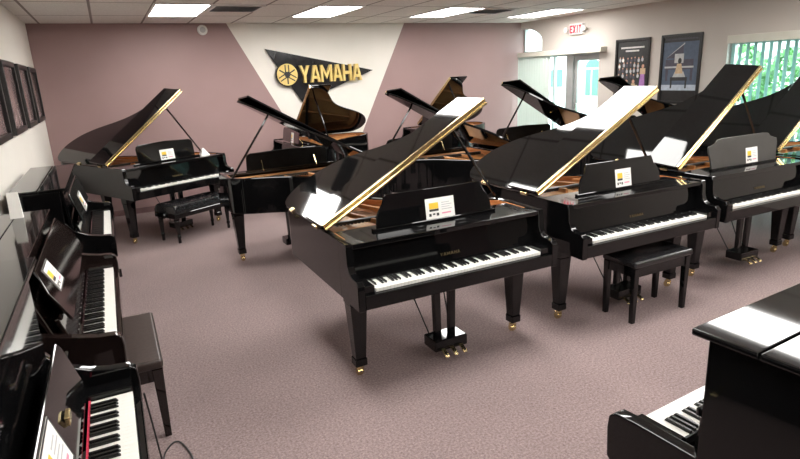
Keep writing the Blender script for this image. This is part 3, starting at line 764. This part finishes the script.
# ------------------------------------------------------------------ upright pianos
def upright(label, x, y, rz, H, m, lidy=0.27, lean=False, trim=None, group='upright pianos', halfw=0.755, flat=False):
    t = thing('upright_piano', label, 'piano', (x, y, 0), rz, group)
    w = halfw
    D = 0.62
    prof = [(0.30, 0.0), (D, 0.0), (D, H-0.022), (lidy+0.03, H-0.022), (lidy+0.035, 0.93), (lidy-0.02, 0.86), (0.17, 0.815), (0.10, 0.80), (0.03, 0.795), (0.005, 0.775), (0.0, 0.73), (0.005, 0.62), (0.04, 0.59), (0.22, 0.575), (0.28, 0.53), (0.30, 0.44)]
    if flat: prof[4:8] = [(lidy+0.032, 0.93), (lidy+0.03, 0.80), (0.17, 0.80), (0.10, 0.80)]
    for s in (-1, 1): MB().prism(prof, 'x', s*w, s*(w-0.05), 0.006, 2).build('side_panel', m, t)
    MB().box(-w+0.05, w-0.05, D-0.03, D, 0.05, H-0.03).build('back_board', M['satin'], t)
    MB().box(-w+0.05, w-0.05, 0.315, 0.335, 0.10, 0.575, 0.003).build('lower_panel', m, t)
    MB().box(-w+0.05, w-0.05, 0.30, D-0.03, 0.0, 0.10, 0.004).build('plinth', m, t)
    MB().box(-w+0.05, w-0.05, 0.03, 0.33, 0.59, 0.66, 0.003).build('keybed', m, t)
    MB().box(-w+0.05, w-0.05, 0.006, 0.03, 0.60, 0.705, 0.004).build('key_slip', m, t)
    for s in (-1, 1): MB().box(s*0.617 if s > 0 else -w+0.051, w-0.051 if s > 0 else -0.617, 0.031, 0.20, 0.66, 0.75, 0.006).build('key_block', m, t)
    keyboard(t, 0.032, 0.73, trim)
    # open fallboard resting against the upper panel
    fb = MB().prism([(0.195, 0.742), (0.215, 0.742), (0.262, 0.90), (0.245, 0.905)] if not flat else [(0.265, 0.742), (0.28, 0.742), (0.295, 0.90), (0.28, 0.905)], 'x', -w+0.055, w-0.055, 0.003).build('fallboard', m, t)
    MB().box(-w+0.055, w-0.055, 0.228+0.035*flat, 0.244+0.035*flat, 0.895, 0.925, 0.005).build('fallboard_lip', m, fb)
    if lean:
        MB().prism([(0.265, 0.80), (0.285, 0.80), (lidy+0.04, H-0.03), (lidy+0.015, H-0.03)], 'x', -w+0.05, w-0.05, 0.003).build('upper_panel', m, t)
    else:
        MB().box(-w+0.05, w-0.05, lidy+0.02, lidy+0.04, 0.80, H-0.025, 0.003).build('upper_panel', m, t)
    fy = lidy + 0.165
    MB().box(-w-0.015, w+0.015, lidy-0.012, fy, H-0.021, H, 0.005, 2).build('front_lid', m, t)
    MB().box(-w-0.015, w+0.015, fy+0.004, D+0.015, H-0.021, H, 0.005, 2).build('back_lid', m, t)
    for px in (-0.11, 0, 0.11): MB().box(px-0.02, px+0.02, 0.17, 0.315, 0.05, 0.064, 0.004).build('pedal', M['brass'], t)
    for s in (-1, 1):
        MB().box(s*(w-0.025)-0.03, s*(w-0.025)+0.03, 0.03, 0.30, 0.0, 0.075, 0.006).build('toe_block', m, t)
        MB().hexa([(s*(w-0.025)-0.025, 0.06, 0.075), (s*(w-0.025)+0.025, 0.06, 0.075), (s*(w-0.025)+0.025, 0.11, 0.075), (s*(w-0.025)-0.025, 0.11, 0.075)],
                  [(s*(w-0.025)-0.025, 0.05, 0.587), (s*(w-0.025)+0.025, 0.05, 0.587), (s*(w-0.025)+0.025, 0.12, 0.587), (s*(w-0.025)-0.025, 0.12, 0.587)], 0.004).build('leg', m, t)
    return t
def upright_desk(t, m, x0, x1, yb, zb, yt, zt, ch=0.08):
    """a desk board leaning from (yb, zb) at its foot to (yt, zt) at its top"""
    L_ = math.hypot(yt-yb, zt-zb)
    o = MB().prism([(x0, 0), (x1, 0), (x1, L_-ch), (x1-ch, L_), (x0+ch, L_), (x0, L_-ch)], 'y', 0, 0.014, 0.003).build('music_desk', m, t)
    o.location = (0, yb, zb); o.rotation_euler = (-math.atan2(yt-yb, zt-zb), 0, 0)
    return o
U1 = upright('tall black upright nearest the viewer at the left with red felt behind its keys', -0.055, 1.686, PI/2, 1.30, M['black'], 0.285, trim=M['red_felt'])
U2 = upright('dark brown upright in the middle of the left row, its bench pushed under', -0.10, 3.519, PI/2, 1.15, M['brown'], 0.35, lean=True, trim=M['plum'])
U3 = upright('black upright farthest along the left wall, next to the left grand', -0.10, 5.568, PI/2, 1.20, M['black'], 0.28, lean=True, trim=M['plum'])
V = upright('black upright cut off by the lower right corner, seen from its end', 2.085, 1.232, PI+rad(3.6), 1.20, M['black'], 0.28, flat=True)
d1 = upright_desk(U1, M['black'], -0.52, 0.52, 0.18, 0.86, 0.235, 1.045, 0.03)
d2 = upright_desk(U2, M['brown'], -0.70, 0.70, 0.185, 0.89, 0.305, 1.12, 0.10)
d3 = upright_desk(U3, M['black'], -0.60, 0.60, 0.195, 0.89, 0.265, 1.12, 0.05)
MB().box(0.04, 0.10, -0.004, 0.012, 0.0, 0.03, 0.003).build('desk_clasp', M['brass'], U1).location = (0.06, 0.195, 0.93)
bpy.context.view_layer.update()
card(U1.matrix_world @ d1.matrix_basis @ Matrix.Translation((-0.13, -0.001, 0.03)), 0.26, 0.15, 'white bordered price card on the near black upright at lower left', 2)
card(U2.matrix_world @ d2.matrix_basis @ Matrix.Translation((-0.42, -0.001, 0.10)), 0.21, 0.13, 'white price card on the slanted desk of the dark brown upright', 2)
card(U3.matrix_world @ d3.matrix_basis @ Matrix.Translation((0.0, -0.001, 0.001)), 0.26, 0.15, 'white price card on the black upright farthest along the left wall', 2)

pp = MB().hexa([(-0.02, -0.034, 0), (0.02, -0.034, 0), (0.02, 0.034, 0), (-0.02, 0.034, 0)], [(-0.003, -0.030, 0.16), (0.003, -0.030, 0.16), (0.003, 0.030, 0.16), (-0.003, 0.030, 0.16)]).build('folded_card', M['paper'])
tag(pp, 'white folded card standing on the far end of the brown upright lid', 'card')
pp.location = (-0.60, 4.11, 1.15); pp.rotation_euler = (0, 0, rad(90))

# ------------------------------------------------------------------ benches
def flat_bench(label, x, y, rz, L_, D_, H, m, seat_m, legt, legb):
    t = thing('piano_bench', label, 'bench', (x, y, 0), rz, 'piano benches')
    a, b = L_/2, D_/2
    MB().box(-a, a, -b, b, H-0.055, H, 0.018, 3).build('seat', seat_m, t)
    ap = MB()
    for s in (-1, 1):
        ap.box(-a+0.015, a-0.015, s*(b-0.03)-0.009, s*(b-0.03)+0.009, H-0.13, H-0.056); ap.box(s*(a-0.03)-0.009, s*(a-0.03)+0.009, -b+0.04, b-0.04, H-0.13, H-0.056)
    ap.build('apron', m, t)
    for sx in (-1, 1):
        for sy in (-1, 1):
            x0, y0 = sx*(a-0.035), sy*(b-0.035)
            sq = lambda r, z, dx=0, dy=0: [(x0+dx-r, y0+dy-r, z), (x0+dx+r, y0+dy-r, z), (x0+dx+r, y0+dy+r, z), (x0+dx-r, y0+dy+r, z)]
            MB().hexa(sq(legb, 0.0), sq(legt, H-0.057), 0.003).build('leg', m, t)
    return t
flat_bench('plain black bench with flat padded seat before the second front grand', 3.578, 2.888, 0, 0.63, 0.33, 0.50, M['black'], M['leather'], 0.024, 0.018)
flat_bench('brown bench with worn leather seat pushed under the dark brown upright', -0.125, 3.44, PI/2, 0.76, 0.36, 0.48, M['brown'], M['brown_leather'], 0.028, 0.017)
t = thing('piano_bench', 'black tufted leather artist bench before the left grand', 'bench', (0.80, 7.60, 0), rad(31), 'piano benches')
# tufted cushion
b = MB()
nx, ny = 56, 26
a, c = 0.43, 0.20
def hgt(x, y):
    z = 0.48
    e = min(1, (a-abs(x))/0.05); f = min(1, (c-abs(y))/0.05)
    z -= 0.035*(1-math.sqrt(max(0, 1-(1-e)**2))) + 0.035*(1-math.sqrt(max(0, 1-(1-f)**2)))
    for px, py in BUT:
        d2 = (x-px)**2 + (y-py)**2
        z -= 0.030*math.exp(-d2/0.0016)
    return z
BUT = [(-0.28+0.14*i, s*0.07) for i in range(5) for s in (-1, 1)] + [(-0.21+0.14*i, 0) for i in range(4)]
top = [[(-a+2*a*i/nx, -c+2*c*j/ny) for i in range(nx+1)] for j in range(ny+1)]
vs = [(x, y, hgt(x, y)) for r in top for x, y in r]
fs = [(j*(nx+1)+i, j*(nx+1)+i+1, (j+1)*(nx+1)+i+1, (j+1)*(nx+1)+i) for j in range(ny) for i in range(nx)]
n0 = len(vs)
ring = [(i, 0) for i in range(nx+1)] + [(nx, j) for j in range(1, ny+1)] + [(i, ny) for i in range(nx-1, -1, -1)] + [(0, j) for j in range(ny-1, 0, -1)]
for i, j in ring: vs.append((top[j][i][0], top[j][i][1], 0.375))
for k in range(len(ring)):
    p, q = ring[k], ring[(k+1) % len(ring)]
    fs.append((p[1]*(nx+1)+p[0], q[1]*(nx+1)+q[0], n0+(k+1) % len(ring), n0+k))
fs.append(tuple(range(n0, n0+len(ring))))
b._add(vs, fs)
cu = b.build('cushion', M['leather'], t)
for px, py in BUT: MB().lathe([(0.009, 0), (0.009, 0.003), (0.005, 0.006), (0, 0.007)], (px, py, hgt(px, py)-0.001), 10).build('button', M['leather'], cu)
MB().box(-a-0.005, a+0.005, -c-0.005, c+0.005, 0.315, 0.374, 0.006).build('apron', M['black'], t)
for s in (-1, 1): MB().lathe([(0, 0), (0.032, 0), (0.036, s*0.015), (0.03, s*0.03), (0, s*0.03)], (s*(a+0.006), 0, 0.345), 16, 'x').build('knob', M['black'], t)
for sx in (-1, 1):
    for sy in (-1, 1):
        MB().lathe([(0.018, 0.0), (0.020, 0.02), (0.017, 0.06), (0.024, 0.075), (0.024, 0.09), (0.018, 0.10), (0.026, 0.20), (0.030, 0.27), (0.024, 0.285), (0.033, 0.295), (0.033, 0.315)], (sx*(a-0.04), sy*(c-0.04), 0), 14).build('leg', M['black'], t)

# ------------------------------------------------------------------ cable on the carpet
cb = MB().tube(smooth_path([(-0.055, 2.60, 0.55), (-0.045, 2.62, 0.40), (-0.03, 2.66, 0.12), (-0.03, 2.75, 0.012), (-0.02, 2.90, 0.006), (0.03, 2.99, 0.006), (0.07, 2.98, 0.006), (0.10, 2.88, 0.006), (0.11, 2.78, 0.006), (0.08, 2.66, 0.006), (-0.05, 2.5, 0.006)], 6), 0.0045, 6).build('power_cable', M['cable'])
tag(cb, 'thin black cable hanging down and looping on the carpet beside the near uprights', 'cable')
